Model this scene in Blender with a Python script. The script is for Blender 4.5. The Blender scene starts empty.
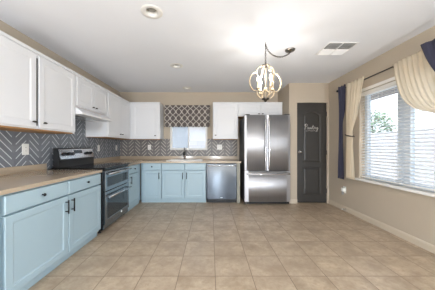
import bpy, bmesh, math, random
from mathutils import Vector, Matrix
random.seed(7)
PI = math.pi
scene = bpy.context.scene
C = scene.collection

# ------------------------------------------------------------------ camera
F_PX, VX, VY, CAM_H = 199.57, 210.84, 147.18, 1.131
cam_d = bpy.data.cameras.new('camera'); cam = bpy.data.objects.new('camera', cam_d); C.objects.link(cam)
cam.location = (0, 0, CAM_H); cam.rotation_euler = (PI/2, 0, 0)
cam_d.sensor_width = 36; cam_d.lens = F_PX/435*36
cam_d.shift_x = (217.5-VX)/435; cam_d.shift_y = (VY-145)/435
cam_d.clip_start = 0.05
scene.camera = cam

# ------------------------------------------------------------------ world, light, exposure
w = bpy.data.worlds.new('sky'); scene.world = w; w.use_nodes = True
nt = w.node_tree; bg = nt.nodes['Background']
tc = nt.nodes.new('ShaderNodeTexCoord'); sp = nt.nodes.new('ShaderNodeSeparateXYZ')
rp = nt.nodes.new('ShaderNodeValToRGB')
nt.links.new(tc.outputs['Generated'], sp.inputs[0]); nt.links.new(sp.outputs['Z'], rp.inputs[0])
rp.color_ramp.elements[0].position = 0.0; rp.color_ramp.elements[0].color = (0.86, 0.91, 0.97, 1)
rp.color_ramp.elements[1].position = 0.7; rp.color_ramp.elements[1].color = (0.62, 0.77, 1.0, 1)
nt.links.new(rp.outputs[0], bg.inputs['Color'])
bg.inputs['Strength'].default_value = 1.3
WORLD = bg

# high sun on the yard; it travels away from the windows and never enters the kitchen
sd = bpy.data.lights.new('sun', 'SUN'); sd.energy = 5; sd.angle = .01; sd.color = (1, .97, .92)
so_ = bpy.data.objects.new('sun', sd); C.objects.link(so_); so_.location = (0, -8, 9)
so_.rotation_euler = Vector((.15, -.02, -.98)).to_track_quat('-Z', 'Y').to_euler()
for lx_, ly_ in ((-1.3, -1.5), (.3, -2.0), (1.7, -1.5)):      # unseen fill lights behind the camera, added to brighten the kitchen
    d = bpy.data.lights.new('fill_light', 'POINT'); d.energy = 95; d.color = (.88, .94, 1); d.shadow_soft_size = .13
    o = bpy.data.objects.new('fill_light', d); C.objects.link(o); o.location = (lx_, ly_, .78)
BULB_W = 1.5
scene.view_settings.view_transform = 'Standard'
scene.view_settings.look = 'None'
scene.view_settings.gamma = 1
scene.view_settings.use_curve_mapping = False
scene.view_settings.exposure = 1.17
scene.cycles.max_bounces = 10; scene.cycles.diffuse_bounces = 6; scene.cycles.transparent_max_bounces = 24
scene.cycles.sample_clamp_indirect = 6
scene.cycles.caustics_reflective = False; scene.cycles.caustics_refractive = False

# ------------------------------------------------------------------ materials
def lin(c):
    c = c/255
    return c/12.92 if c <= 0.04045 else ((c+0.055)/1.055)**2.4
def rgb(r, g, b): return (lin(r), lin(g), lin(b), 1)
class NB:
    """small node-graph helper"""
    def __init__(s, name):
        s.m = bpy.data.materials.new(name); s.m.use_nodes = True
        s.t = s.m.node_tree; s.b = s.t.nodes['Principled BSDF']; s.out = s.t.nodes['Material Output']
        s.tc = None
    def n(s, k, **kw):
        x = s.t.nodes.new(k)
        for a, v in kw.items(): setattr(x, a, v)
        return x
    def l(s, a, b): s.t.links.new(a, b)
    def obj(s):
        if not s.tc: s.tc = s.n('ShaderNodeTexCoord')
        return s.tc.outputs['Object']
    def xyz(s):
        p = s.n('ShaderNodeSeparateXYZ'); s.l(s.obj(), p.inputs[0]); return p.outputs
    def math(s, op, a, b=None, c=None):
        x = s.n('ShaderNodeMath', operation=op)
        for i, v in enumerate((a, b, c)):
            if v is None: continue
            if isinstance(v, (int, float)): x.inputs[i].default_value = v
            else: s.l(v, x.inputs[i])
        return x.outputs[0]
    def mix(s, fac, a, b):
        x = s.n('ShaderNodeMix', data_type='RGBA')
        for i, v in ((0, fac), (6, a), (7, b)):
            if isinstance(v, (tuple, float, int)): x.inputs[i].default_value = v
            else: s.l(v, x.inputs[i])
        return x.outputs[2]
    def noise(s, scale, detail=4, rough=.5, vec=None, stretch=None):
        x = s.n('ShaderNodeTexNoise'); x.inputs['Scale'].default_value = scale
        x.inputs['Detail'].default_value = detail; x.inputs['Roughness'].default_value = rough
        v = vec or s.obj()
        if stretch:
            mp = s.n('ShaderNodeMapping'); mp.inputs['Scale'].default_value = stretch
            s.l(v, mp.inputs[0]); v = mp.outputs[0]
        s.l(v, x.inputs['Vector']); return x.outputs['Fac']
    def ramp(s, fac, lo, hi):
        x = s.n('ShaderNodeMapRange'); x.inputs[1].default_value = lo; x.inputs[2].default_value = hi
        s.l(fac, x.inputs[0]); return x.outputs[0]
    def bump(s, h, strength=.2, dist=.002):
        x = s.n('ShaderNodeBump'); x.inputs['Strength'].default_value = strength; x.inputs['Distance'].default_value = dist
        s.l(h, x.inputs['Height']); s.l(x.outputs[0], s.b.inputs['Normal'])
    def set(s, col=None, rough=None, metal=None, **kw):
        if col is not None:
            if isinstance(col, tuple): s.b.inputs['Base Color'].default_value = col
            else: s.l(col, s.b.inputs['Base Color'])
        if rough is not None:
            if isinstance(rough, (int, float)): s.b.inputs['Roughness'].default_value = rough
            else: s.l(rough, s.b.inputs['Roughness'])
        if metal is not None: s.b.inputs['Metallic'].default_value = metal
        for k, v in kw.items(): s.b.inputs[k].default_value = v
        return s.m
def plain(name, c, rough=.5, metal=0, var=.06, scale=6, bump=0, bscale=200):
    nb = NB(name); c1 = rgb(*c); c2 = tuple(x*(1-var) for x in c1[:3])+(1,)
    f = nb.noise(scale, 5)
    nb.set(nb.mix(f, c1, c2), rough, metal)
    if bump: nb.bump(nb.noise(bscale, 2), bump, .001)
    return nb.m

M = {}
M['wall'] = plain('wall_paint', (182, 170, 153), .85, var=.04, bump=.25, bscale=90)
M['ceiling'] = plain('ceiling_paint', (226, 229, 235), .9, var=.02, bump=.25, bscale=90)
M['white_trim'] = plain('white_trim_paint', (225, 224, 220), .45, var=.02)
M['white_cab'] = plain('white_cabinet_paint', (216, 217, 219), .38, var=.02)
M['cab_wood'] = plain('cabinet_underside_wood', (176, 132, 82), .6, var=.3, scale=14)
M['tan_panel'] = plain('grey_tan_panel', (150, 148, 134), .5)
M['gap_shade'] = plain('gap_shade_brown', (96, 78, 60), .7, var=.3, scale=14)
M['blue'] = plain('blue_cabinet_paint', (161, 183, 193), .42, var=.04)
M['black_metal'] = plain('black_hardware', (30, 30, 32), .35, .6)
M['bronze'] = plain('dark_nickel', (86, 82, 78), .35, .9)
M['chrome'] = plain('chrome', (205, 205, 205), .15, 1)
M['black'] = plain('black_enamel', (22, 23, 25), .35)
M['glassblack'] = plain('black_ceramic_glass', (14, 15, 17), .06)
M['rubber'] = plain('black_plastic', (20, 20, 20), .6)
M['plate'] = plain('white_plastic', (232, 231, 226), .4, var=.02)
M['slot'] = plain('dark_slot', (60, 58, 55), .6)
M['sink'] = plain('white_enamel', (238, 236, 232), .15, var=.01)
M['duct_shade'] = plain('duct_shade_paint', (84, 78, 66), .9)
M['navy'] = plain('navy_fabric', (52, 52, 72), .8, var=.25, scale=30)
M['screen_glass'] = plain('oven_glass', (44, 52, 58), .05)

def steel(name, c, rough, stretch, metal=1):
    nb = NB(name); f = nb.noise(1, 6, .6, stretch=stretch)
    c1 = rgb(*c); c2 = tuple(x*.9 for x in c1[:3])+(1,)
    nb.set(nb.mix(f, c1, c2), nb.math('ADD', nb.math('MULTIPLY', f, .04), rough-.02), metal)
    return nb.m
M['steel'] = steel('brushed_steel', (205, 206, 208), .2, (2, 2, 30))
M['steel_v'] = steel('brushed_steel_upright', (192, 192, 195), .5, (40, 40, 1))
M['steel_dw'] = steel('dishwasher_steel', (112, 121, 131), .12, (30, 30, 1))
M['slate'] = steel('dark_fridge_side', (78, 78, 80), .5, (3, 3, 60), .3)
M['black_steel'] = steel('black_stainless', (150, 157, 163), .24, (3, 3, 160))

# counter laminate
nb = NB('tan_laminate'); f = nb.noise(60, 6, .7); g = nb.noise(6, 4)
col = nb.mix(f, rgb(188, 171, 149), rgb(166, 150, 129)); col = nb.mix(nb.math('MULTIPLY', g, .35), col, rgb(184, 168, 147))
M['counter'] = nb.set(col, .14)
# floor tile
T = .324
nb = NB('floor_tile'); 
mp = nb.n('ShaderNodeMapping'); mp.inputs['Location'].default_value = (-.0385+T*30, -1.750+T*30, 0); nb.l(nb.obj(), mp.inputs[0])
br = nb.n('ShaderNodeTexBrick'); br.offset = 0; br.squash = 1
for k, v in (('Scale', 1), ('Mortar Size', .0032), ('Mortar Smooth', .3), ('Bias', 0), ('Brick Width', T), ('Row Height', T)): br.inputs[k].default_value = v
br.inputs['Color1'].default_value = (0, 0, 0, 1); br.inputs['Color2'].default_value = (1, 1, 1, 1); br.inputs['Mortar'].default_value = (.5, .5, .5, 1)
nb.l(mp.outputs[0], br.inputs['Vector'])
bw = nb.n('ShaderNodeRGBToBW'); nb.l(br.outputs['Color'], bw.inputs[0])
off = nb.n('ShaderNodeCombineXYZ'); nb.l(nb.math('MULTIPLY', bw.outputs[0], 9.0), off.inputs[2])
va = nb.n('ShaderNodeVectorMath', operation='ADD'); nb.l(nb.obj(), va.inputs[0]); nb.l(off.outputs[0], va.inputs[1])
n1 = nb.noise(5, 8, .65, vec=va.outputs[0]); n2 = nb.noise(22, 6, .7, vec=va.outputs[0])
col = nb.mix(nb.ramp(n1, .35, .68), rgb(152, 134, 112), rgb(192, 174, 150))
col = nb.mix(nb.math('MULTIPLY', nb.ramp(n2, .46, .66), .55), col, rgb(148, 126, 103))
col = nb.mix(nb.math('MULTIPLY', bw.outputs[0], .22), col, rgb(168, 150, 132))
col = nb.mix(br.outputs['Fac'], col, rgb(112, 93, 76))
nb.set(col, nb.math('ADD', nb.math('MULTIPLY', n2, .2), .28))
nb.bump(nb.math('SUBTRACT', 1, br.outputs['Fac']), .4, .002)
M['floor'] = nb.m
# herringbone backsplash
def splash(name, axis, base, base2, line, u0, W, P, thr):
    nb = NB(name); o = nb.xyz(); u = nb.math('ADD', o[axis], 40.5*W-u0); v = o['Z']
    q = nb.math('DIVIDE', u, W); k = nb.math('FLOOR', q)
    a = nb.math('MULTIPLY', nb.math('SUBTRACT', nb.math('FRACT', q), .5), W)
    sg = nb.math('SUBTRACT', nb.math('MULTIPLY', nb.math('MODULO', k, 2), 2), 1)
    t = nb.math('SUBTRACT', v, nb.math('MULTIPLY', sg, a))
    tf = nb.math('DIVIDE', t, P)
    d = nb.math('MULTIPLY', nb.math('ABSOLUTE', nb.math('SUBTRACT', nb.math('FRACT', tf), .5)), P)
    on = nb.math('MULTIPLY', nb.math('LESS_THAN', d, thr), nb.math('LESS_THAN', nb.math('ABSOLUTE', a), W*.37))
    wn = nb.n('ShaderNodeTexWhiteNoise', noise_dimensions='2D')
    cb = nb.n('ShaderNodeCombineXYZ'); nb.l(k, cb.inputs[0]); nb.l(nb.math('FLOOR', nb.math('ADD', tf, .5)), cb.inputs[1]); nb.l(cb.outputs[0], wn.inputs[0])
    c = nb.mix(wn.outputs['Value'], rgb(*base), rgb(*base2))
    c = nb.mix(nb.math('MULTIPLY', nb.noise(40, 4), .3), c, rgb(*[x*.8 for x in base]))
    nb.set(nb.mix(on, c, rgb(*line)), .42)
    nb.bump(on, -.3, .002)
    return nb.m
M['splash_daylit'] = splash('grey_tile_daylit', 'Y', (112, 116, 123), (126, 130, 136), (206, 211, 213), 2.41, .167, .079, .0058)  # rear wall's tile made bluer and paler, window daylight put into its colour
M['splash_b'] = splash('grey_tile_rear', 'X', (104, 100, 98), (118, 114, 111), (194, 187, 176), -2.023, .1515, .082, .0075)
# valance print
nb = NB('trellis_print'); o = nb.xyz()
PX, QZ, AM = .135, .30, .060
wv = nb.math('MULTIPLY', nb.math('COSINE', nb.math('MULTIPLY', o['Z'], 2*PI/QZ)), AM)
def sinelines(sign):
    q = nb.math('FRACT', nb.math('DIVIDE', nb.math('ADD', nb.math('ADD', o['X'], 10*PX), nb.math('MULTIPLY', wv, sign)), PX))
    return nb.math('LESS_THAN', nb.math('ABSOLUTE', nb.math('SUBTRACT', q, .5)), .078)
l1, l2 = sinelines(1), sinelines(-1)
on = nb.math('MAXIMUM', l1, l2)
M['valance'] = nb.set(nb.mix(on, rgb(92, 85, 82), rgb(186, 180, 172)), .9)
# cloths that let light through
def cloth(name, c, transp, trans):
    nb = NB(name); f = nb.noise(300, 2); col = nb.mix(nb.math('MULTIPLY', f, .25), rgb(*c), rgb(*[x*.9 for x in c]))
    d = nb.n('ShaderNodeBsdfDiffuse'); tl = nb.n('ShaderNodeBsdfTranslucent'); tr = nb.n('ShaderNodeBsdfTransparent')
    nb.l(col, d.inputs[0]); nb.l(col, tl.inputs[0])
    m1 = nb.n('ShaderNodeMixShader'); m1.inputs[0].default_value = trans; nb.l(d.outputs[0], m1.inputs[1]); nb.l(tl.outputs[0], m1.inputs[2])
    m2 = nb.n('ShaderNodeMixShader'); m2.inputs[0].default_value = transp; nb.l(m1.outputs[0], m2.inputs[1]); nb.l(tr.outputs[0], m2.inputs[2])
    nb.l(m2.outputs[0], nb.out.inputs[0]); nb.t.nodes.remove(nb.b); return nb.m
M['cream'] = cloth('cream_sheer', (246, 237, 220), .18, .6)
M['sheer'] = cloth('white_sheer', (240, 234, 226), .3, .5)
M['slat'] = cloth('white_slat', (248, 249, 250), 0, .5)
# glass: thin pane
def pane(name, tint, gl, tr=1.0):
    nb = NB(name); tp = nb.n('ShaderNodeBsdfTransparent'); tp.inputs[0].default_value = tint
    gs = nb.n('ShaderNodeBsdfGlossy'); gs.inputs['Roughness'].default_value = .02
    m = nb.n('ShaderNodeMixShader'); m.inputs[0].default_value = gl; nb.l(tp.outputs[0], m.inputs[1]); nb.l(gs.outputs[0], m.inputs[2])
    nb.l(m.outputs[0], nb.out.inputs[0]); nb.t.nodes.remove(nb.b); return nb.m
M['glass'] = pane('window_glass', (.93, .96, .97, 1), .02)
nb = NB('insect_screen'); tp = nb.n('ShaderNodeBsdfTransparent'); df = nb.n('ShaderNodeBsdfDiffuse'); df.inputs[0].default_value = rgb(214, 222, 234)
m_ = nb.n('ShaderNodeMixShader'); m_.inputs[0].default_value = .45; nb.l(tp.outputs[0], m_.inputs[1]); nb.l(df.outputs[0], m_.inputs[2]); nb.l(m_.outputs[0], nb.out.inputs[0]); nb.t.nodes.remove(nb.b)
M['screen'] = nb.m
# whitewashed wood
nb = NB('whitewashed_wood'); f = nb.noise(30, 6, .7, stretch=(1, 1, .3))
M['wash'] = nb.set(nb.mix(nb.ramp(f, .35, .7), rgb(196, 180, 154), rgb(138, 118, 92)), .7)
nb = NB('bulb_glow'); nb.set(rgb(255, 236, 200), .3); nb.b.inputs['Emission Color'].default_value = (1, .86, .62, 1); nb.b.inputs['Emission Strength'].default_value = 9
M['bulb'] = nb.m
M['lamp_glass'] = plain('frosted_lamp', (150, 148, 142), .35)
M['baffle'] = plain('white_baffle', (215, 213, 208), .3)
nb = NB('charcoal_door'); f = nb.noise(8, 6, .6, stretch=(9, 9, .7))
nb.set(nb.mix(f, rgb(58, 56, 53), rgb(47, 45, 43)), .42); nb.bump(f, .15, .002); M['door'] = nb.m
M['decal'] = plain('white_vinyl', (215, 212, 206), .5)
# outside
nb = NB('block_fence'); br = nb.n('ShaderNodeTexBrick'); br.inputs['Scale'].default_value = 1
for k, v in (('Brick Width', .4), ('Row Height', .2), ('Mortar Size', .008)): br.inputs[k].default_value = v
cb = nb.n('ShaderNodeCombineXYZ'); o = nb.xyz(); nb.l(nb.math('ADD', o['X'], o['Y']), cb.inputs[0]); nb.l(o['Z'], cb.inputs[1]); nb.l(cb.outputs[0], br.inputs['Vector'])
br.inputs['Color1'].default_value = rgb(198, 197, 202); br.inputs['Color2'].default_value = rgb(190, 190, 195); br.inputs['Mortar'].default_value = rgb(176, 176, 180)
M['fence'] = nb.set(br.outputs['Color'], .9)
M['stucco'] = plain('pale_stucco', (208, 210, 216), .9, var=.05)
M['roof'] = plain('roof_tile', (150, 130, 118), .9, var=.2)
M['roof_paint'] = plain('eave_paint', (150, 152, 160), .9)
M['gravel'] = plain('desert_gravel', (196, 182, 166), 1, var=.3, scale=40)
M['leaf'] = plain('leaf_green', (112, 136, 108), .8, var=.5, scale=9)
M['bark'] = plain('bark', (110, 92, 76), .9, var=.3)

# ------------------------------------------------------------------ mesh helpers
def bm_new(): return bmesh.new()
def box(bm, x0, x1, y0, y1, z0, z1, bev=0, seg=1, mi=0):
    r = bmesh.ops.create_cube(bm, size=1); vs = r['verts']
    for v in vs:
        v.co = Vector((x0+(v.co.x+.5)*(x1-x0), y0+(v.co.y+.5)*(y1-y0), z0+(v.co.z+.5)*(z1-z0)))
    fs = {f for v in vs for f in v.link_faces}
    for f in fs: f.material_index = mi
    if bev:
        es = list({e for v in vs for e in v.link_edges})
        bmesh.ops.bevel(bm, geom=es, offset=bev, segments=seg, profile=.7, affect='EDGES')
def tube(bm, pts, r, n=8, cap=True, closed=False):
    pts = [Vector(p) for p in pts]; rs = r if isinstance(r, (list, tuple)) else [r]*len(pts)
    rings = []; N = len(pts); prev = None
    for i, p in enumerate(pts):
        if closed: t = (pts[(i+1) % N]-pts[i-1]).normalized()
        else: t = (pts[min(i+1, N-1)]-pts[max(i-1, 0)]).normalized()
        if prev is None:
            a = Vector((0, 0, 1)) if abs(t.z) < .9 else Vector((1, 0, 0)); nrm = t.cross(a).normalized()
        else: nrm = (prev-t*prev.dot(t)).normalized()
        prev = nrm; b = t.cross(nrm)
        rings.append([bm.verts.new(p+(nrm*math.cos(2*PI*k/n)+b*math.sin(2*PI*k/n))*rs[i]) for k in range(n)])
    for i in range(N if closed else N-1):
        A, B = rings[i], rings[(i+1) % N]
        for k in range(n):
            f = bm.faces.new((A[k], A[(k+1) % n], B[(k+1) % n], B[k])); f.smooth = True
    if cap and not closed:
        bm.faces.new(rings[0][::-1]); bm.faces.new(rings[-1])
def lathe(bm, prof, origin=(0, 0, 0), axis='Z', n=24, smooth=True):
    o = Vector(origin); rings = []
    def P(r, h, a):
        c, s = r*math.cos(a), r*math.sin(a)
        return o+{'Z': Vector((c, s, h)), 'Y': Vector((c, h, s)), 'X': Vector((h, c, s))}[axis]
    for r, h in prof:
        rings.append([bm.verts.new(P(max(r, 1e-5), h, 2*PI*k/n)) for k in range(n)])
    for A, B in zip(rings, rings[1:]):
        for k in range(n):
            f = bm.faces.new((A[k], A[(k+1) % n], B[(k+1) % n], B[k])); f.smooth = smooth
    bmesh.ops.remove_doubles(bm, verts=[v for r_ in rings for v in r_], dist=2e-5)
def offset_poly(p, d):
    """mitred inward offset of a counter-clockwise polygon"""
    out = []; N = len(p)
    for i in range(N):
        a, b, c = Vector(p[i-1]), Vector(p[i]), Vector(p[(i+1) % N])
        e1 = (b-a).normalized(); e2 = (c-b).normalized()
        n1 = Vector((-e1.y, e1.x)); n2 = Vector((-e2.y, e2.x))
        m = (n1+n2); m = m/(m.length_squared)*2 if m.length_squared > 1e-9 else n1
        out.append(tuple(b+m*d))
    return out
def panel(bm, x0, x1, z0, z1, y_front, thick, loops=(), steps=((.012, .008),), edge=.003):
    """a slab in the xz plane facing -y whose front is pressed in along each loop; steps are (inset, depth)"""
    yb = y_front+thick
    rect = [(x0, z0), (x1, z0), (x1, z1), (x0, z1)]
    back = [bm.verts.new((x, yb, z)) for x, z in rect]
    mid = [bm.verts.new((x, y_front+edge, z)) for x, z in rect]
    fr = [bm.verts.new((x, y_front, z)) for x, z in offset_poly(rect, edge)]
    bm.faces.new(back[::-1])
    for i in range(4):
        j = (i+1) % 4
        bm.faces.new((back[i], back[j], mid[j], mid[i])); bm.faces.new((mid[i], mid[j], fr[j], fr[i]))
    edges = [bm.edges.get((fr[i], fr[(i+1) % 4])) for i in range(4)]
    rings = []
    for lp in loops:
        vs = [bm.verts.new((x, y_front, z)) for x, z in lp]
        for i in range(len(vs)): edges.append(bm.edges.new((vs[i], vs[(i+1) % len(vs)])))
        rings.append((lp, vs))
    if loops: bmesh.ops.triangle_fill(bm, use_beauty=True, use_dissolve=False, edges=edges, normal=(0, -1, 0))
    else: bm.faces.new(fr)
    for lp, vs in rings:
        cur, cv = lp, vs; tot = 0
        for ins, dep in steps:
            tot += ins; nx = offset_poly(lp, tot)
            nv = [bm.verts.new((x, y_front+dep, z)) for x, z in nx]
            for i in range(len(cv)):
                j = (i+1) % len(cv); bm.faces.new((cv[i], cv[j], nv[j], nv[i]))
            cv = nv
        bm.faces.new(cv)
def build(name, bm, mat, parent=None, smooth_angle=None):
    bmesh.ops.recalc_face_normals(bm, faces=bm.faces)
    me = bpy.data.meshes.new(name); bm.to_mesh(me); bm.free()
    for m in (mat if isinstance(mat, (list, tuple)) else [mat]): me.materials.append(M[m])
    o = bpy.data.objects.new(name, me); C.objects.link(o)
    if parent: o.parent = parent
    return o
def tag(o, label=None, cat=None, group=None, kind=None):
    if label: o['label'] = label
    if cat: o['category'] = cat
    if group: o['group'] = group
    if kind: o['kind'] = kind
    return o
def thing(name, label, cat, loc=(0, 0, 0), rz=0, group=None):
    o = bpy.data.objects.new(name, None); C.objects.link(o); o.location = loc; o.rotation_euler = (0, 0, rz)
    o.empty_display_size = .1
    return tag(o, label, cat, group)
def copy_tree(o, parent=None):
    c = o.copy(); C.objects.link(c)
    if parent: c.parent = parent
    for ch in [x for x in o.children]: copy_tree(ch, c)
    return c
def bx(name, mat, parent, *a, bev=0, seg=1):
    bm = bm_new(); box(bm, *a, bev=bev, seg=seg); return build(name, bm, mat, parent)

# ------------------------------------------------------------------ room dimensions (metres)
XL, XR, YB, YP, H = -2.141, 2.383, 4.704, 4.025, 2.426
Y0 = -3.0                                    # the house goes on behind the camera, open there
XJ = 1.58                                    # corner of the pantry block
XC, YC = -1.42, 4.055                        # base cabinet fronts
XU, YU = -1.776, 4.361                       # wall cabinet fronts
ZC, TC = .842, .032
ST0, ST1 = 2.605, 3.375                      # stove along the side wall

def S(o): return tag(o, kind='structure')
S(bx('floor', 'floor', None, XL-.15, XR+.15, Y0, YB+.15, -.1, 0))
# ceiling with openings for three recessed lamps
cans = [(-.564, 1.91), (-.545, 3.17), (-.52, 4.36)]
bm = bm_new(); hx = .06
def cell(x0, x1, y0, y1): box(bm, x0, x1, y0, y1, H, H+.02)
ys = Y0
for cx_, cy_ in cans:
    cell(XL-.15, XR+.15, ys, cy_-hx); cell(XL-.15, cx_-hx, cy_-hx, cy_+hx); cell(cx_+hx, XR+.15, cy_-hx, cy_+hx); ys = cy_+hx
cell(XL-.15, XR+.15, ys, YB+.15)
box(bm, XL-.15, XR+.15, Y0, YB+.15, H+.18, H+.2)
S(build('ceiling', bm, 'ceiling'))
S(bx('wall_left', 'wall', None, XL-.15, XL, Y0, YB+.15, 0, H))
WX0, WX1, WZ0, WZ1 = -.963, -.082, 1.066, 1.95
bm = bm_new()
box(bm, XL, WX0, YB, YB+.15, 0, H); box(bm, WX1, XR+.15, YB, YB+.15, 0, H)
box(bm, WX0, WX1, YB, YB+.15, 0, WZ0); box(bm, WX0, WX1, YB, YB+.15, WZ1, H)
S(build('wall_back', bm, 'wall'))
RY0, RY1, RZ0, RZ1 = 1.62, 3.20, .635, 2.0
bm = bm_new()
PY0, PY1, PZ1 = -2.0, .9, 2.08
box(bm, XR, XR+.15, Y0, PY0, 0, H); box(bm, XR, XR+.15, PY1, RY0, 0, H); box(bm, XR, XR+.15, PY0, PY1, PZ1, H)
box(bm, XR, XR+.15, RY1, YB, 0, H)
box(bm, XR, XR+.15, RY0, RY1, 0, RZ0); box(bm, XR, XR+.15, RY0, RY1, RZ1, H)
S(build('wall_right', bm, 'wall'))
DX0, DX1, DH = 1.739, 2.346, 2.032
bm = bm_new()
box(bm, XJ, DX0, YP, YP+.12, 0, H, bev=.0); box(bm, DX0, DX1, YP, YP+.12, DH, H); box(bm, DX1, XR, YP, YP+.12, 0, H)
box(bm, XJ, XJ+.11, YP+.12, YB, 0, H)
S(build('wall_pantry', bm, 'wall'))
def skirting(bm, p, q, out):
    """moulded skirting board from p to q; out = unit normal into the room"""
    prof = [(0, 0), (.014, 0), (.014, .062), (.010, .074), (.006, .082), (0, .084)]
    a = [bm.verts.new((p[0]+out[0]*d, p[1]+out[1]*d, z)) for d, z in prof]
    b = [bm.verts.new((q[0]+out[0]*d, q[1]+out[1]*d, z)) for d, z in prof]
    for i in range(len(prof)-1): bm.faces.new((a[i], a[i+1], b[i+1], b[i]))
    bm.faces.new(a); bm.faces.new(b[::-1])
M['base'] = plain('baseboard_paint', (196, 184, 166), .55, var=.02)
bm = bm_new(); skirting(bm, (XR, PY1), (XR, YP), (-1, 0)); S(build('baseboard_right', bm, 'base'))
bm = bm_new(); skirting(bm, (XJ, YP), (DX0, YP), (0, -1)); S(build('baseboard_pantry', bm, 'base'))

# pantry door: arched upper panel, square lower panel, script lettering
d1 = bpy.data.objects.new('door_1', None); C.objects.link(d1); d1.location = (DX0, YP+.02, 0); tag(d1, kind='structure')
DWd = DX1-DX0
bm = bm_new()
px0, px1 = .13, DWd-.125
arch = [(px0, .83), (px1, .83), (px1, 1.79)]
for k in range(1, 12):
    t = k/12; x = px1+(px0-px1)*t; arch.append((x, 1.79+.075*math.sin(PI*t)**1.3))
arch.append((px0, 1.79))
low = [(px0, .17), (px1, .17), (px1, .72), (px0, .72)]
panel(bm, .004, DWd-.004, .008, DH-.004, 0, .038, [low, arch], ((.012, .009), (.008, .009), (.03, .003)))
build('slab', bm, 'door', d1)
bm = bm_new(); lathe(bm, [(.0, -.066), (.018, -.064), (.027, -.052), (.027, -.042), (.014, -.032), (.011, -.012), (.03, -.010), (.032, 0)], (.062, 0, .945+.09), 'Y', 20)
build('door_knob', bm, 'chrome', d1)
bm = bm_new()
def ribbon(pts, r=.0024):
    """smooth hand-lettered stroke through the points, lying on the door"""
    P = [Vector((x, -.0015, z)) for x, z in pts]; out = []
    for i in range(len(P)-1):
        p0 = P[max(i-1, 0)]; p1 = P[i]; p2 = P[i+1]; p3 = P[min(i+2, len(P)-1)]
        for k in range(4):
            t = k/4; out.append(.5*((2*p1)+(p2-p0)*t+(2*p0-5*p1+4*p2-p3)*t*t+(3*p1-p0-3*p2+p3)*t**3))
    out.append(P[-1]); tube(bm, out, r, 6)
lx, lz, k = .155, 1.49, .06
def L(pts): ribbon([(lx+a*k, lz+b*k) for a, b in pts])
L([(.1, 1.25), (.45, 1.75), (.35, .9), (.2, 0)])                                        # P
L([(.1, 1.35), (.5, 1.85), (1.0, 1.7), (1.0, 1.2), (.6, .9), (.35, .95)])
L([(1.55, .75), (1.2, .8), (1.05, .35), (1.3, .05), (1.55, .7), (1.55, .15), (1.85, .35)])  # a
L([(1.85, .35), (1.95, .75), (1.9, .05), (2.2, .7), (2.4, .6), (2.4, .1), (2.7, .4)])       # n
L([(2.7, .4), (3.0, 1.5), (2.85, .3), (3.05, .05), (3.3, .5)])                          # t
L([(2.6, 1.0), (3.3, 1.1)])
L([(3.3, .5), (3.45, .85), (3.65, .75), (3.55, .15), (3.8, .2), (4.0, .75)])            # r
L([(4.0, .75), (4.05, .2), (4.3, .25), (4.5, .8), (4.35, -.5), (3.9, -.75), (4.3, -.1), (4.9, .5)])  # y
L([(.6, -.55), (1.6, -.42), (2.6, -.5), (3.6, -.4)])                                    # swash
build('lettering', bm, 'decal', d1)
for z in (.25, 1.02, 1.8):
    bm = bm_new(); tube(bm, [(DWd-.004, -.006, z-.045), (DWd-.004, -.006, z+.045)], .006, 8); build('hinge', bm, 'bronze', d1)

# kitchen window: two sliding sashes
def rect_frame(bm, x0, x1, z0, z1, y0, y1, w, bev=.003):
    box(bm, x0, x0+w, y0, y1, z0, z1, bev); box(bm, x1-w, x1, y0, y1, z0, z1, bev)
    box(bm, x0+w, x1-w, y0, y1, z0, z0+w, bev); box(bm, x0+w, x1-w, y0, y1, z1-w, z1, bev)
w1 = bpy.data.objects.new('window_1', None); C.objects.link(w1); w1.location = (0, YB, 0); tag(w1, kind='structure')
bm = bm_new(); rect_frame(bm, WX0, WX1, WZ0, WZ1, .015, .10, .022); build('window_frame', bm, 'white_trim', w1)
xm = -.525
bm = bm_new(); rect_frame(bm, WX0+.022, xm+.018, WZ0+.022, WZ1-.022, .025, .055, .026); s1 = build('sash', bm, 'white_trim', w1)
bx('pane', 'glass', s1, WX0+.048, xm-.008, .038, .042, WZ0+.048, WZ1-.048)
bx('insect_screen', 'screen', s1, WX0+.024, xm-.019, .088, .09, WZ0+.024, WZ1-.024)
bm = bm_new(); rect_frame(bm, xm-.018, WX1-.022, WZ0+.022, WZ1-.022, .06, .09, .026); s2 = build('sash', bm, 'white_trim', w1)
bx('pane', 'glass', s2, xm+.008, WX1-.048, .073, .077, WZ0+.048, WZ1-.048)

# big side window: frame with a wide mullion, two glazed sides, sill
w2 = bpy.data.objects.new('window_2', None); C.objects.link(w2); w2.location = (XR, 0, 0); tag(w2, kind='structure')
M['vinyl'] = plain('window_vinyl', (206, 214, 222), .4, var=.02)
bm = bm_new()
X0, X1 = .085, .145
box(bm, X0, X1, RY0, RY0+.05, RZ0, RZ1, .003); box(bm, X0, X1, RY1-.05, RY1, RZ0, RZ1, .003)
box(bm, X0, X1, RY0+.05, RY1-.05, RZ0, RZ0+.05, .003); box(bm, X0, X1, RY0+.05, RY1-.05, RZ1-.05, RZ1, .003)
box(bm, X0, X1, 2.47, 2.64, RZ0+.05, RZ1-.05, .003)
build('window_frame', bm, 'vinyl', w2)
bx('pane', 'glass', w2, .112, .116, RY0+.05, 2.47, RZ0+.05, RZ1-.05)
bx('pane', 'glass', w2, .112, .116, 2.64, RY1-.05, RZ0+.05, RZ1-.05)
bm = bm_new(); box(bm, -.045, .084, RY0-.04, RY1+.04, RZ0-.03, RZ0+.002, .006, 2); build('sill', bm, 'white_trim', w2)
bm = bm_new(); box(bm, -.012, .003, RY0-.02, RY1+.02, RZ1, RZ1+.045, .004, 2); build('head_trim', bm, 'white_trim', w2)

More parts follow.
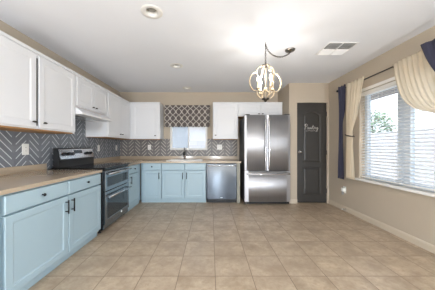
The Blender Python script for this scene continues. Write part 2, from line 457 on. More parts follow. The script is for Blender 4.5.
# unseen glazed patio door beside the camera, added for daylight and steel reflections
d2 = bpy.data.objects.new('added_patio_door', None); C.objects.link(d2); d2.location = (XR, 0, 0); tag(d2, kind='structure')
PM = (PY0+PY1)/2
for ya, yb_, xo in ((PY0, PM+.03, .05), (PM-.03, PY1, .09)):
    bm = bm_new(); box(bm, xo, xo+.035, ya, ya+.06, 0, PZ1, .003); box(bm, xo, xo+.035, yb_-.06, yb_, 0, PZ1, .003)
    box(bm, xo, xo+.035, ya+.06, yb_-.06, 0, .09, .003); box(bm, xo, xo+.035, ya+.06, yb_-.06, PZ1-.07, PZ1, .003)
    f_ = build('door_frame', bm, 'vinyl', d2); bx('pane', 'glass', f_, xo+.015, xo+.02, ya+.06, yb_-.06, .09, PZ1-.07)

# ------------------------------------------------------------------ backsplash tile
def splash_thing(name, mat, label, boxes):
    bm = bm_new()
    for b in boxes: box(bm, *b)
    return tag(build(name, bm, mat), label, 'backsplash')
splash_thing('tile_backsplash', 'splash_daylit', 'grey herringbone tile backsplash along the side wall, rising up behind the stove to the hood',
    [(XL+.001, XL+.009, .6, YB-.008, .921, 1.329), (XL+.001, XL+.009, ST0, ST1+.02, 1.329, 1.60), (XL+.001, XL+.009, ST0, ST1, .80, .921)])
splash_thing('tile_backsplash', 'splash_b', 'brown-grey herringbone tile backsplash under the kitchen window behind the sink',
    [(XL+.008, WX0, YB-.009, YB-.001, .921, 1.329), (WX0, WX1, YB-.009, YB-.001, .921, WZ0), (WX1, .62, YB-.009, YB-.001, .921, 1.329)])

# ------------------------------------------------------------------ cabinets
RZL = PI/2          # local -y faces +x : side-wall run
def rect(x0, x1, z0, z1, i): return [(x0+i, z0+i), (x1-i, z0+i), (x1-i, z1-i), (x0+i, z1-i)]
STEP = ((.004, .003), (.010, .0055), (.004, .0055))
def door(parent, x0, x1, z0, z1, mat, rail=.055):
    bm = bm_new(); panel(bm, x0, x1, z0, z1, -.02, .0335 if mat == 'blue' else .0195, [rect(x0, x1, z0, z1, rail)], STEP)
    return build('door', bm, mat, parent)
def drawer(parent, x0, x1, z0, z1, mat):
    bm = bm_new(); panel(bm, x0, x1, z0, z1, -.02, .0335, (), edge=.006)
    return build('drawer', bm, mat, parent)
def knob(parent, x, z, mat='black_metal', y=-.02, r=.014):
    bm = bm_new(); lathe(bm, [(.006, 0), (.005, -.012), (r*.8, -.016), (r, -.022), (r*.7, -.028), (0, -.03)], (x, y, z), 'Y', 12)
    return build('knob', bm, mat, parent)
def oval_knob(parent, x, z, mat='bronze', y=-.02):
    bm = bm_new(); tube(bm, [(x, y+.001, z), (x, y-.014, z)], .0055, 8)
    tube(bm, [(x-.02, y-.021, z), (x-.014, y-.021, z), (x, y-.021, z), (x+.014, y-.021, z), (x+.02, y-.021, z)], [.005, .009, .0105, .009, .005], 10)
    return build('knob', bm, mat, parent)
def pull(parent, x, z0, z1, mat='black_metal', y=-.02):
    bm = bm_new(); tube(bm, [(x, y-.03, z0), (x, y-.03, z1)], .0065, 8)
    for z in (z0+.02, z1-.02): tube(bm, [(x, y+.001, z), (x, y-.03, z)], .0055, 8)
    return build('handle', bm, mat, parent)
ZB = ZC-TC-.001
def base_body(parent, W, D, mat='blue', toe=.062, rec=.035):
    bm = bm_new(); box(bm, 0, W, .014, D, toe, ZB); box(bm, 0, W, rec, D, 0, toe)
    return build('carcass', bm, mat, parent)
ZD0, ZD1, ZR0, ZR1 = .092, .654, .667, .797
def base_pair(name, label, loc, rz, W, D, xm, front_knobs=True, pulls=True):
    t = thing(name, label, 'cabinet', loc, rz, 'blue base cabinets')
    base_body(t, W, D)
    g = .013
    for x0, x1, hx_ in ((g, xm-g/2, xm-g/2-.034), (xm+g/2, W-g, xm+g/2+.034)):
        d = door(t, x0, x1, ZD0, ZD1, 'blue'); pull(d, hx_, .49, .62)
        r = drawer(t, x0, x1, ZR0, ZR1, 'blue')
        if front_knobs: knob(r, (x0+x1)/2, .737)
    return t
DL = XC-XL-.002
base_pair('base_cabinet', 'blue double-door base cabinet with two knobbed drawers, standing next to the stove', (XC, 1.345, 0), RZL, 1.21, DL, .62)
base_pair('base_cabinet', 'blue base cabinet cut off by the left picture edge, only a sliver in view', (XC, .60, 0), RZL, .743, DL, .36)
t = thing('base_cabinet', 'narrow blue base cabinet in the corner between the stove and the sink run', 'cabinet', (XC, ST1+.012, 0), RZL, 'blue base cabinets')
base_body(t, YC-ST1-.014, DL)
d = door(t, .03, .50, ZD0, ZD1, 'blue'); pull(d, .075, .49, .62)
r = drawer(t, .03, .50, ZR0, ZR1, 'blue'); knob(r, .265, .737)
DB = YB-YC-.002
t = thing('base_cabinet', 'blue single-door base cabinet with one knobbed drawer, left of the sink cabinet', 'cabinet', (XC+.001, YC, 0), 0, 'blue base cabinets')
base_body(t, .421, DB)
d = door(t, .042, .415, ZD0, ZD1, 'blue'); pull(d, .375, .49, .62)
r = drawer(t, .042, .415, ZR0, ZR1, 'blue'); knob(r, .23, .737)
t = thing('base_cabinet', 'blue sink base cabinet with two plain false drawer fronts under the kitchen window', 'cabinet', (-.997, YC, 0), 0, 'blue base cabinets')
bm = bm_new()
for q in ((0, .018, .014, DB, .062, ZB), (.879, .897, .014, DB, .062, ZB), (.018, .879, DB-.012, DB, .062, ZB), (.018, .879, .014, DB-.012, .062, .08),
          (.018, .879, .014, .03, ZR0-.03, ZB), (.018, .879, .014, .03, .08, .11), (.018, .04, .014, .03, .11, ZR0-.03), (.445, .495, .014, .03, .11, ZR0-.03), (.86, .879, .014, .03, .11, ZR0-.03), (0, .897, .035, DB, 0, .062)): box(bm, *q)
build('carcass', bm, 'blue', t)
for x0, x1, hx_ in ((.006, .462, .428), (.474, .890, .510)):
    d = door(t, x0, x1, ZD0, ZD1, 'blue'); pull(d, hx_, .49, .62)
    bm = bm_new(); panel(bm, x0, x1, ZR0, ZR1, -.02, .0335, (), edge=.006); build('false_front', bm, 'blue', t)
t = tag(bx('end_panel', 'tan_panel', None, .532, .592, YC, YB-.002, 0, ZB), 'narrow grey-tan end panel between dishwasher and refrigerator', 'panel')

# worktops
t = thing('worktop', 'tan laminate worktop on the double-door base cabinet before the stove', 'worktop', (XL, .6, ZC-TC))
bx('top', 'counter', t, .001, XC-XL+.026, 0, 2.566-.6, 0, TC, bev=.004, seg=2)
bx('upstand', 'counter', t, .001, .02, 0, 2.566-.6, TC, .92-ZC+TC, bev=.003)
t = thing('worktop', 'tan laminate corner worktop running under the kitchen window and holding the sink', 'worktop', (XL, YB, ZC-TC))
SX0, SX1, SY0, SY1 = 1.21, 1.95, -.50, -.13      # sink cut-out, relative
YF = YC-.026-YB; XE = .612-XL
bm = bm_new()
box(bm, .001, XC-XL+.026, ST1+.006-YB, YF+.0, 0, TC)
box(bm, .001, SX0, YF, -.001, 0, TC); box(bm, SX1, XE, YF, -.001, 0, TC)
box(bm, SX0, SX1, YF, SY0, 0, TC); box(bm, SX0, SX1, SY1, -.001, 0, TC)
bmesh.ops.remove_doubles(bm, verts=bm.verts, dist=.0001)
build('top', bm, 'counter', t)
bm = bm_new(); z1 = .92-ZC+TC
box(bm, .001, .02, ST1+.006-YB, -.02, TC, z1); box(bm, .001, XE, -.02, -.001, TC, z1)
build('upstand', bm, 'counter', t)

# sink and tap
t = thing('kitchen_sink', 'white drop-in sink in the corner worktop below the window', 'sink', (XL+(SX0+SX1)/2, YB+(SY0+SY1)/2, ZC+.0005))
hw, hd = (SX1-SX0)/2, (SY1-SY0)/2
bm = bm_new()
def rr(hx_, hy_, z, r=.05, n=5):
    out = []
    for cx_, cy_, a0 in ((hx_-r, hy_-r, 0), (-hx_+r, hy_-r, PI/2), (-hx_+r, -hy_+r, PI), (hx_-r, -hy_+r, 3*PI/2)):
        for k in range(n): a = a0+PI/2*k/(n-1); out.append(bm.verts.new((cx_+r*math.cos(a), cy_+r*math.sin(a), z)))
    return out
loops = [rr(hw+.02, hd+.02, 0), rr(hw+.018, hd+.018, .010), rr(hw+.008, hd+.008, .014), rr(hw-.012, hd-.012, .012), rr(hw-.02, hd-.02, 0), rr(hw-.035, hd-.035, -.15), rr(hw-.06, hd-.06, -.17)]
for A, B in zip(loops, loops[1:]):
    for k in range(len(A)):
        f = bm.faces.new((A[k], A[(k+1) % len(A)], B[(k+1) % len(A)], B[k])); f.smooth = True
bm.faces.new(loops[-1])
build('basin', bm, 'sink', t)
bm = bm_new(); lathe(bm, [(0, -.166), (.03, -.166), (.04, -.1685)], n=20); build('drain', bm, 'chrome', t)
t = thing('kitchen_faucet', 'nickel gooseneck faucet behind the sink', 'faucet', (-.605, 4.640, ZC+.001))
M['nickel'] = plain('brushed_nickel', (150, 146, 140), .28, 1)
bm = bm_new(); lathe(bm, [(0, .0), (.03, .0), (.03, .008), (.02, .014), (.019, .09), (.014, .1)], n=16); build('base', bm, 'nickel', t)
bm = bm_new(); pts = [(0, 0, .09), (0, 0, .2)]
for k in range(1, 9): a = PI*k/8; pts.append((0, -.075+.075*math.cos(a), .2+.075*math.sin(a)))
pts.append((0, -.15, .17)); tube(bm, pts, .012, 10); build('spout', bm, 'nickel', t)
bm = bm_new(); tube(bm, [(0, -.15, .185), (0, -.15, .11)], [.015, .018], 12); build('spray_head', bm, 'black_metal', t)
bm = bm_new(); tube(bm, [(-.015, 0, .06), (-.045, -.01, .075), (-.085, -.02, .11)], [.008, .007, .006], 8); build('lever', bm, 'nickel', t)

# wall cabinets
ZU0, ZU1 = 1.305, 2.110
def crown(parent, W, z):
    pass
def wall_cab(label, loc, rz, W, D, z0, z1, doors, knobs, kz, hollow=False, mat='white_cab', lintel=.062):
    t = thing('wall_cabinet', label, 'cabinet', loc, rz, 'white wall cabinets')
    Hh = z1-z0; bm = bm_new(); th = .018
    if hollow:
        box(bm, 0, th, 0, D, 0, Hh); box(bm, W-th, W, 0, D, 0, Hh); box(bm, th, W-th, 0, D, Hh-th, Hh); box(bm, th, W-th, D-th, D, th, Hh-th)
        box(bm, th, W-th, 0, D-th, .012, .03)
        box(bm, th, W-th, 0, .02, Hh-lintel, Hh-th); box(bm, th, W-th, 0, .02, .03, .045); box(bm, th, .05, .0, .02, .045, Hh-lintel); box(bm, W-.05, W-th, 0, .02, .045, Hh-lintel)
    else: box(bm, 0, W, 0, D, 0.004, Hh)
    build('carcass', bm, mat, t)
    if hollow: bx('gap_shade_sheet', 'gap_shade', t, th, W-th, .05, .06, .03, Hh-th)  # wood-brown sheet, darkened to stand in for shade in the door gap
    bx('bottom_panel', 'cab_wood', t, .006, W-.006, .012, D, -.002, .012 if hollow else .004)
    for (x0, x1), kx in zip(doors, knobs):
        d = door(t, x0, x1, .024, Hh-.05, mat, .06); oval_knob(d, kx, kz)
    bm = bm_new(); box(bm, 0, W, -.012, .01, Hh-.028, Hh+.004, .004); build('top_moulding', bm, mat, t)
    return t
DU = XU-XL-.002; DV = YB-YU-.002
Y1_, Y2_ = 1.43, 2.600
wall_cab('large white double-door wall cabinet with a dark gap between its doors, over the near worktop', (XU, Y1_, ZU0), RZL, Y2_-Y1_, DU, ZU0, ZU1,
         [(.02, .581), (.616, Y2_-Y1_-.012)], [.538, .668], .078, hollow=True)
HZ = 1.665
wall_cab('short white two-door wall cabinet above the range hood', (XU, Y2_+.004, HZ), RZL, ST1+.03-Y2_-.006, DU, HZ, ZU1,
         [(.02, .395), (.405, .785)], [.36, .44], .055)
wall_cab('tall white two-door wall cabinet between the range hood and the room corner', (XU, ST1+.032, ZU0), RZL, YU-ST1-.034, DU, ZU0, ZU1,
         [(.02, .485), (.495, .925)], [.445, .535], .075)
wall_cab('white single-door wall cabinet in the corner, on the sink wall beside the valance', (XL+.004, YU, ZU0), 0, -1.113-XL-.004, DV, ZU0, ZU1,
         [(XU-XL+.06, 1.0)], [.93], .075)
wall_cab('white single-door wall cabinet between the window valance and the refrigerator', (.045, YU, ZU0), 0, .548, DV, ZU0, ZU1,
         [(.02, .535)], [.058], .085)
wall_cab('short wide white wall cabinet above the refrigerator', (.595, YU, 1.80), 0, .968, DV, 1.80, ZU1,
         [(.015, .485), (.495, .953)], [.45, .53], .055)

# range hood
t = thing('range_hood', 'slim white under-cabinet range hood above the stove', 'hood', (XU, Y2_+.006, 1.565), RZL)
W = ST1+.03-Y2_-.010
DU -= .010
bm = bm_new()
prof = [(-.10, 0), (-.10, .022), (-.012, .094), (DU, .094), (DU, .01), (DU-.02, 0)]
a = [bm.verts.new((0, y, z)) for y, z in prof]; b = [bm.verts.new((W, y, z)) for y, z in prof]
for i in range(len(prof)-1): bm.faces.new((a[i], a[i+1], b[i+1], b[i]))
bm.faces.new(a); bm.faces.new(b[::-1]); bm.faces.new((a[0], a[-1], b[-1], b[0]))
build('hood_shell', bm, 'white_cab', t)
bx('grease_filter', 'steel', t, .12, W-.12, .05, DU-.06, -.006, .001, bev=.002)
bm = bm_new(); box(bm, W*.5-.05, W*.5+.05, -.105, -.099, .004, .018); build('switch_strip', bm, 'plate', t)
DU += .010

# ------------------------------------------------------------------ stove (double oven range)
t = thing('range_stove', 'black and stainless double-oven range with glass cooktop', 'stove', (XC, ST0, 0), RZL)
W = ST1-ST0
bm = bm_new(); box(bm, 0, W, 0, DL-.01, .04, .845); build('body', bm, 'black', t)
for x in (.03, W-.03):
    for y in (.05, .6):
        bm = bm_new(); lathe(bm, [(.02, 0), (.02, .01), (.012, .012), (.012, .042)], (x, y, 0), n=10); build('leg', bm, 'rubber', t)
bm = bm_new(); box(bm, -.004, W+.004, -.04, DL-.06, .845, .862, .005, 2); ck = build('cooktop', bm, 'glassblack', t)
M['ring'] = plain('burner_print', (70, 70, 74), .2)
for x, y, r in ((.2, .14, .1), (.56, .14, .085), (.2, .43, .075), (.56, .43, .1)):
    bm = bm_new(); lathe(bm, [(r, .8623), (r-.004, .8626), (r-.008, .8623)], (x, y, 0), n=32); build('burner_ring', bm, 'ring', ck)
bm = bm_new()
yb0 = DL-.17
prof = [(yb0+.01, .862), (yb0+.01, .955), (yb0, .965), (yb0+.035, 1.105), (yb0+.055, 1.118), (DL-.08, 1.118), (DL-.08, .862)]
a = [bm.verts.new((0, y, z)) for y, z in prof]; b = [bm.verts.new((W, y, z)) for y, z in prof]
for i in range(len(prof)): j = (i+1) % len(prof); bm.faces.new((a[i], a[j], b[j], b[i]))
bm.faces.new(a); bm.faces.new(b[::-1])
bgd = build('backguard', bm, 'black', t)
def on_guard(name, mat, x0, x1, h0, h1, lift=.004):
    """a plate lying on the backguard's sloping face, h measured 0..1 up the slope"""
    A = Vector((0, yb0, .965)); B = Vector((0, yb0+.035, 1.105)); nrm = Vector((0, -.97, .24)).normalized()
    bm = bm_new(); vs = []
    for l in (0, lift):
        for x, h in ((x0, h0), (x1, h0), (x1, h1), (x0, h1)): p = A.lerp(B, h)+nrm*l; vs.append(bm.verts.new((x, p.y, p.z)))
    bm.faces.new(vs[:4]); bm.faces.new(vs[4:])
    for i in range(4): j = (i+1) % 4; bm.faces.new((vs[i], vs[j], vs[4+j], vs[4+i]))
    return build(name, bm, mat, bgd), nrm, A, B
on_guard('control_panel', 'steel', .012, W-.012, .04, .99)
on_guard('display', 'screen_glass', W*.38, W*.62, .52, .88, .006)
for x in (.09, .17, .25, W-.2, W-.1):
    A = Vector((0, yb0, .965)); B = Vector((0, yb0+.035, 1.105)); p = A.lerp(B, .5); n_ = Vector((0, -.97, .24))
    bm = bm_new(); tube(bm, [Vector((x, p.y, p.z))+n_*.004, Vector((x, p.y, p.z))+n_*.012, Vector((x, p.y, p.z))+n_*.034], [.026, .022, .019], 16); build('knob', bm, 'black_metal', bgd)
def oven_door(z0, z1, hz):
    bm = bm_new(); panel(bm, .006, W-.006, z0, z1, -.04, .039, [rect(.006, W-.006, z0, z1, .05) if z1-z0 > .25 else [(.06, z0+.03), (W-.06, z0+.03), (W-.06, z1-.075), (.06, z1-.075)]], ((.003, .003),), .004)
    d = build('oven_door', bm, 'black_steel', t)
    zt = z1-.05 if z1-z0 > .25 else z1-.075
    b0 = .05 if z1-z0 > .25 else .03
    bx('oven_window', 'screen_glass', d, .066, W-.066, -.0385, -.037, z0+b0+.005, z1-.085)
    bm = bm_new(); tube(bm, [(.03, -.085, hz), (W-.03, -.085, hz)], .013, 10)
    for x in (.06, W-.06): tube(bm, [(x, -.039, hz), (x, -.085, hz)], .009, 8)
    build('handle', bm, 'steel', d); return d
bx('front_rail', 'black', t, .004, W-.004, -.03, -.001, .818, .843, bev=.003)
oven_door(.548, .812, .775)
dd = oven_door(.12, .540, .47)
bx('kick_panel', 'black_steel', t, .006, W-.006, -.02, -.001, .045, .114, bev=.003)
bm = bm_new(); lathe(bm, [(0, -.0445), (.014, -.0445), (.017, -.042), (.017, -.0395)], (W*.62, 0, .145), 'Y', 20); build('badge', bm, 'plate', dd)

# dishwasher
t = thing('dishwasher', 'stainless dishwasher with a bar handle at the end of the sink run', 'dishwasher', (-.096, YC, 0))
W = .624
bx('tub', 'black', t, .004, W-.004, .03, DB-.01, .02, ZB-.012)
bx('toe_kick', 'black', t, .004, W-.004, .02, .03, .0, .075)
bm = bm_new(); panel(bm, .006, W-.006, .078, .796, -.03, .058, (), edge=.006); d = build('door', bm, 'steel_dw', t)
bm = bm_new(); pts = [(.03+(W-.06)*k/12, -.075-.012*math.sin(PI*k/12), .758) for k in range(13)]
tube(bm, pts, .014, 10)
for x in (.05, W-.05): tube(bm, [(x, -.029, .758), (x, -.078, .758)], .011, 8)
build('handle', bm, 'steel', d)
bm = bm_new(); box(bm, W*.5-.02, W*.5+.02, -.0315, -.0295, .11, .118); build('badge', bm, 'plate', d)

# refrigerator
FX0, FX1, FYF = .662, 1.562, 3.89
t = thing('refrigerator', 'stainless french-door refrigerator with bottom freezer drawer by the pantry door', 'refrigerator', (FX0, FYF, 0))
W = FX1-FX0
bx('case', 'slate', t, .004, W-.004, .085, .76, .03, 1.735, bev=.004)
for x in (.06, W-.06):
    for y in (.14, .7):
        bm = bm_new(); lathe(bm, [(.022, 0), (.022, .012), (.012, .014), (.012, .032)], (x, y, 0), n=10); build('foot', bm, 'rubber', t)
bx('base_grille', 'black', t, .01, W-.01, .06, .084, .012, .055)
def bow(x): u = (x/W-.5)*2; return .026*(u*u)
def curved(x0, x1, z0, z1, name, parent):
    bm = bm_new(); n = 12; fr = []
    for i in range(n+1):
        x = x0+(x1-x0)*i/n; y = bow(x)
        if i in (0, n): y += .006
        fr.append((x, y))
    prof = fr+[(x1, .078), (x0, .078)]
    A = [bm.verts.new((x, y, z0)) for x, y in prof]; B = [bm.verts.new((x, y, z1)) for x, y in prof]
    for i in range(len(prof)):
        j = (i+1) % len(prof); f = bm.faces.new((A[i], A[j], B[j], B[i])); f.smooth = 0 < i < n-1
    bm.faces.new(A[::-1]); bm.faces.new(B)
    return build(name, bm, 'steel_v', parent)
xs_ = .430
dL = curved(.002, xs_-.003, .675, 1.76, 'door', t); dR = curved(xs_+.003, W-.002, .675, 1.76, 'door', t)
dF = curved(.002, W-.002, .06, .662, 'freezer_drawer', t)
for d, x in ((dL, xs_-.034), (dR, xs_+.034)):
    bm = bm_new(); pts = [(x, bow(x)-.035-.02*math.sin(PI*k/14), .70+(1.70-.70)*k/14) for k in range(15)]
    tube(bm, pts, .0135, 10)
    for z in (.73, 1.67): tube(bm, [(x, bow(x)+.002, z), (x, bow(x)-.04, z)], .011, 8)
    build('handle', bm, 'steel', d)
bm = bm_new(); pts = [(.03+(W-.06)*k/16, bow(.03+(W-.06)*k/16)-.05, .612) for k in range(17)]
tube(bm, pts, .0135, 10)
for x in (.06, W-.06): tube(bm, [(x, bow(x)+.002, .612), (x, bow(x)-.05, .612)], .011, 8)
build('handle', bm, 'steel', dF)
for x in (.06, W-.06): bx('hinge_cover', 'slate', t, x-.045, x+.045, .03, .14, 1.7605, 1.782, bev=.006, seg=2)

# ------------------------------------------------------------------ outlets
def outlet(label, loc, rz, wd=.075, ht=.118, gang=1, cat='outlet', group='white wall outlets'):
    t = thing('wall_outlet', label, cat, loc, rz, group)
    bx('plate', 'plate', t, -wd/2, wd/2, -.006, 0, -ht/2, ht/2, bev=.003)
    for g_ in range(gang):
        cx_ = (g_-(gang-1)/2)*.046
        for dz in (-.021, .021):
            bm = bm_new(); box(bm, cx_-.015, cx_+.015, -.0085, -.005, dz-.014, dz+.014, .003); s_ = build('socket', bm, 'plate', t)
            bm = bm_new(); box(bm, cx_-.007, cx_-.005, -.009, -.0083, dz-.004, dz+.006); box(bm, cx_+.005, cx_+.007, -.009, -.0083, dz-.004, dz+.006); build('slots', bm, 'slot', s_)
    return t
outlet('white wall outlet on grey tile before the stove, under the large double cabinet', (XL+.008, 2.293, 1.107), RZL, .086, .128)
outlet('white wall outlet on grey tile just beyond the stove', (XL+.008, 3.79, 1.112), RZL)
outlet('white wall outlet on grey tile by the room corner, second past the stove', (XL+.008, 4.50, 1.115), RZL)
outlet('white wall outlet on the sink wall tile under the corner wall cabinet', (-1.446, YB-.008, 1.128), 0)
outlet('wide double white outlet on brown-grey tile near the refrigerator', (.205, YB-.008, 1.133), 0, .118, .12, 2)
o_ = outlet('white wall outlet low under the curtain by the pantry door, with a plug-in freshener', (XR, 3.55, .375), -PI/2)
t = thing('air_freshener', 'white plug-in air freshener in the low outlet under the curtain', 'air freshener', (XR-.009, 3.55, .375), -PI/2)
bx('plug_body', 'plate', t, -.024, .024, -.045, 0, -.03, .035, bev=.01, seg=3)
bm = bm_new(); lathe(bm, [(0, -.085), (.014, -.085), (.02, -.075), (.02, -.045), (.012, -.032), (.012, -.028)], (0, -.028, 0), n=14); build('refill_bottle', bm, 'lamp_glass', t)
t = thing('door_stop', 'small spring door stop with white tip on the baseboard below the outlet', 'door stop', (XR-.014, 3.50, .045), -PI/2)
bm = bm_new(); tube(bm, [(.0, 0, 0), (0, -.01, 0), (0, -.055, 0)], [.010, .006, .006], 10); build('spring', bm, 'chrome', t)
bm = bm_new(); tube(bm, [(0, -.055, 0), (0, -.075, 0)], .009, 10); build('rubber_tip', bm, 'plate', t)

# ------------------------------------------------------------------ valance
def sheet(bm, nu, nv, fn, thick=0):
    g = [[bm.verts.new(fn(i/nu, j/nv)) for j in range(nv+1)] for i in range(nu+1)]
    for i in range(nu):
        for j in range(nv):
            f = bm.faces.new((g[i][j], g[i+1][j], g[i+1][j+1], g[i][j+1])); f.smooth = True
def fold(u, n, ph=0): return math.sin(2*PI*n*u+ph)+.35*math.sin(2*PI*n*2.3*u+1.1+ph)
t = thing('window_valance', 'grey and cream trellis-print valance above the kitchen window', 'valance', (0, YB, 0))
bm = bm_new()
sheet(bm, 90, 10, lambda u, v: (-1.075+1.045*u, -.09+.012*fold(u, 9)*(.4+.6*v), 2.10-.50*v+.006*math.sin(2*PI*9*u)*v))
o = build('fabric', bm, 'valance', t); so = o.modifiers.new('cloth_thickness', 'SOLIDIFY'); so.thickness = .003
bm = bm_new(); tube(bm, [(-1.085, -.06, 2.075), (-.02, -.06, 2.075)], .010, 8)
for x in (-1.07, -.035): tube(bm, [(x, -.06, 2.075), (x, 0, 2.075)], .007, 8)
build('rod', bm, 'bronze', t)

# ------------------------------------------------------------------ blinds
def blind(label, y0, y1):
    t = thing('window_blind', label, 'blind', (XR+.042, y0, 0), 0, 'white slatted blinds')
    L_ = y1-y0
    bm = bm_new(); box(bm, -.028, .028, 0, L_, 1.945, 1.998, .003); build('headrail', bm, 'white_trim', t)
    bm = bm_new(); ang = math.radians(18)
    zs = [.70+.0445*k for k in range(28)]
    for z in zs:
        pr = [(-.025, 0), (-.008, .0035), (.008, .0035), (.025, 0), (.008, .0008), (-.008, .0008)]
        pr = [(x*math.cos(ang)-q*math.sin(ang), x*math.sin(ang)+q*math.cos(ang)) for x, q in pr]
        A = [bm.verts.new((x, .004, z+q)) for x, q in pr]; B = [bm.verts.new((x, L_-.004, z+q)) for x, q in pr]
        for i in range(6): j = (i+1) % 6; bm.faces.new((A[i], A[j], B[j], B[i]))
        bm.faces.new(A); bm.faces.new(B[::-1])
    build('slats', bm, 'slat', t)
    bm = bm_new(); box(bm, -.025, .025, .002, L_-.002, .655, .675, .004); build('bottom_rail', bm, 'white_trim', t)
    for f_ in (.12, .5, .88):
        bm = bm_new()
        for x in (-.027, .027): tube(bm, [(x, L_*f_, .67), (x, L_*f_, 1.95)], .0012, 5)
        build('ladder_cord', bm, 'white_trim', t)
    return t
blind('white slatted blind of the big window next to the gathered cream curtain', 2.525, RY1-.01)
b2 = blind('white slatted blind of the big window behind the swept cream curtain', RY0+.01, 2.495)
bm = bm_new(); tube(bm, [(-.036, .22, 1.93), (-.036, .22, 1.2)], .004, 6); build('tilt_wand', bm, 'white_trim', b2)

# ------------------------------------------------------------------ curtains
XCU = 2.285
t = thing('curtain_rod', 'thin black curtain rod above the big window', 'curtain rod', (XCU, 2.5, 2.14))
bm = bm_new(); tube(bm, [(0, -1.35, 0), (0, 1.09, 0)], .009, 10); build('rod', bm, 'black_metal', t)
for y in (-1.36, 1.10):
    bm = bm_new(); lathe(bm, [(0, -.025), (.018, -.015), (.022, 0), (.018, .015), (0, .025)], (0, y, 0), 'Y', 12); build('finial', bm, 'black_metal', t)
for y in (1.04, .0, -1.28):
    bm = bm_new(); tube(bm, [(0, y, -.012), (.03, y, -.016), (XR-XCU, y, -.02)], .006, 8); box(bm, XR-XCU-.008, XR-XCU, y-.012, y+.012, -.05, .03, .002); build('bracket', bm, 'black_metal', t)
def lerp(a, b, t_): return a+(b-a)*t_
def curve(pts, t_):
    """piecewise-linear-smooth lookup of (param, value) pairs"""
    for (a, va), (b, vb) in zip(pts, pts[1:]):
        if t_ <= b: k = (t_-a)/(b-a); k = k*k*(3-2*k); return lerp(va, vb, k)
    return pts[-1][1]
def drop(name, label, mat, ya, yb_, z0, z1, n, x=XCU, depth=.022, nu=60, nv=40, xin=.0):
    """hanging cloth: ya/yb_ = edges as functions of v (0 top .. 1 bottom)"""
    t = thing(name, label, 'curtain', (0, 0, 0), 0, 'curtains at the big window')
    bm = bm_new()
    def fn(u, v):
        a, b = ya(v), yb_(v); d = depth*min(1, .35+abs(b-a)/.35)
        return (x+xin*v-d*fold(u, n, .6*math.sin(3*v)), lerp(a, b, u), lerp(z0, z1, v)+.012*math.sin(2*PI*n*u)*(1-v)*.4)
    sheet(bm, nu, nv, fn); o = build('panel', bm, mat, t)
    s = o.modifiers.new('cloth_thickness', 'SOLIDIFY'); s.thickness = .0015
    return t
# far end: navy drape at the wall, cream panel gathered by a tieback
drop('curtain', 'narrow navy curtain hanging at the far end of the big window by the pantry door', 'navy',
     lambda v: curve([(0, 3.335), (.25, 3.335), (.42, 3.40), (1, 3.37)], v), lambda v: curve([(0, 3.53), (.3, 3.51), (.42, 3.51), (1, 3.54)], v), 2.185, .585, 2.5, XCU-.03, .013)
tc_ = drop('curtain', 'cream sheer curtain gathered with a tieback beside the narrow navy curtain', 'cream',
     lambda v: curve([(0, 2.93), (.15, 2.98), (.3, 3.04), (.52, 3.17), (.62, 3.16), (1, 3.12)], v), lambda v: curve([(0, 3.325), (.3, 3.325), (.55, 3.32), (1, 3.335)], v), 2.175, .62, 5, XCU-.03, .012)
bm = bm_new(); pts = [(XCU-.03+.04*math.cos(a), 3.245+.09*math.sin(a), 1.32+.02*math.sin(a)) for a in [2*PI*k/20 for k in range(20)]]
tube(bm, pts, .009, 6, closed=True); build('tieback', bm, 'bronze', tc_)
# near side: cream cloth swept towards the camera, navy cloth over it
def swept(label, mat, outer, inner, n, x, depth=.02):
    t = thing('curtain', label, 'curtain', (0, 0, 0), 0, 'curtains at the big window')
    bm = bm_new()
    def at(pts, v):
        f = v*(len(pts)-1); i = min(int(f), len(pts)-2); k = f-i
        p0, p1, p2, p3 = [Vector(pts[min(max(j, 0), len(pts)-1)]) for j in (i-1, i, i+1, i+2)]
        return .5*((2*p1)+(p2-p0)*k+(2*p0-5*p1+4*p2-p3)*k*k+(3*p1-p0-3*p2+p3)*k**3)
    def fn(u, v):
        a, b = at(outer, v), at(inner, v); p = a.lerp(b, u); sag = -.10*math.sin(PI*v)*math.sin(PI*u)
        return (x-depth*fold(u, n, .5*v)*(.6+.4*math.sin(PI*min(1, v+.2)))-.03*math.sin(PI*v), p.x, p.y+sag)
    sheet(bm, 64, 40, fn); o = build('panel', bm, mat, t)
    s = o.modifiers.new('cloth_thickness', 'SOLIDIFY'); s.thickness = .0015
    return t
swept('cream sheer curtain swept aside across the near half of the big window', 'cream',
      [(2.45, 2.155), (2.40, 1.93), (2.31, 1.70), (2.175, 1.56), (2.0, 1.48), (1.78, 1.40), (1.50, 1.30)],
      [(1.62, 2.175), (1.58, 2.0), (1.53, 1.86), (1.50, 1.72), (1.47, 1.6), (1.45, 1.48), (1.42, 1.34)], 15, XCU-.04, .012)
swept('navy curtain over the near end of the rod, beyond the swept cream curtain', 'navy',
      [(2.047, 2.178), (1.970, 1.998), (1.872, 1.822), (1.736, 1.647), (1.580, 1.491), (1.462, 1.354)],
      [(1.268, 2.173), (1.268, 1.978), (1.268, 1.783), (1.277, 1.608), (1.297, 1.452), (1.345, 1.315)], 6, XCU-.13, .015)

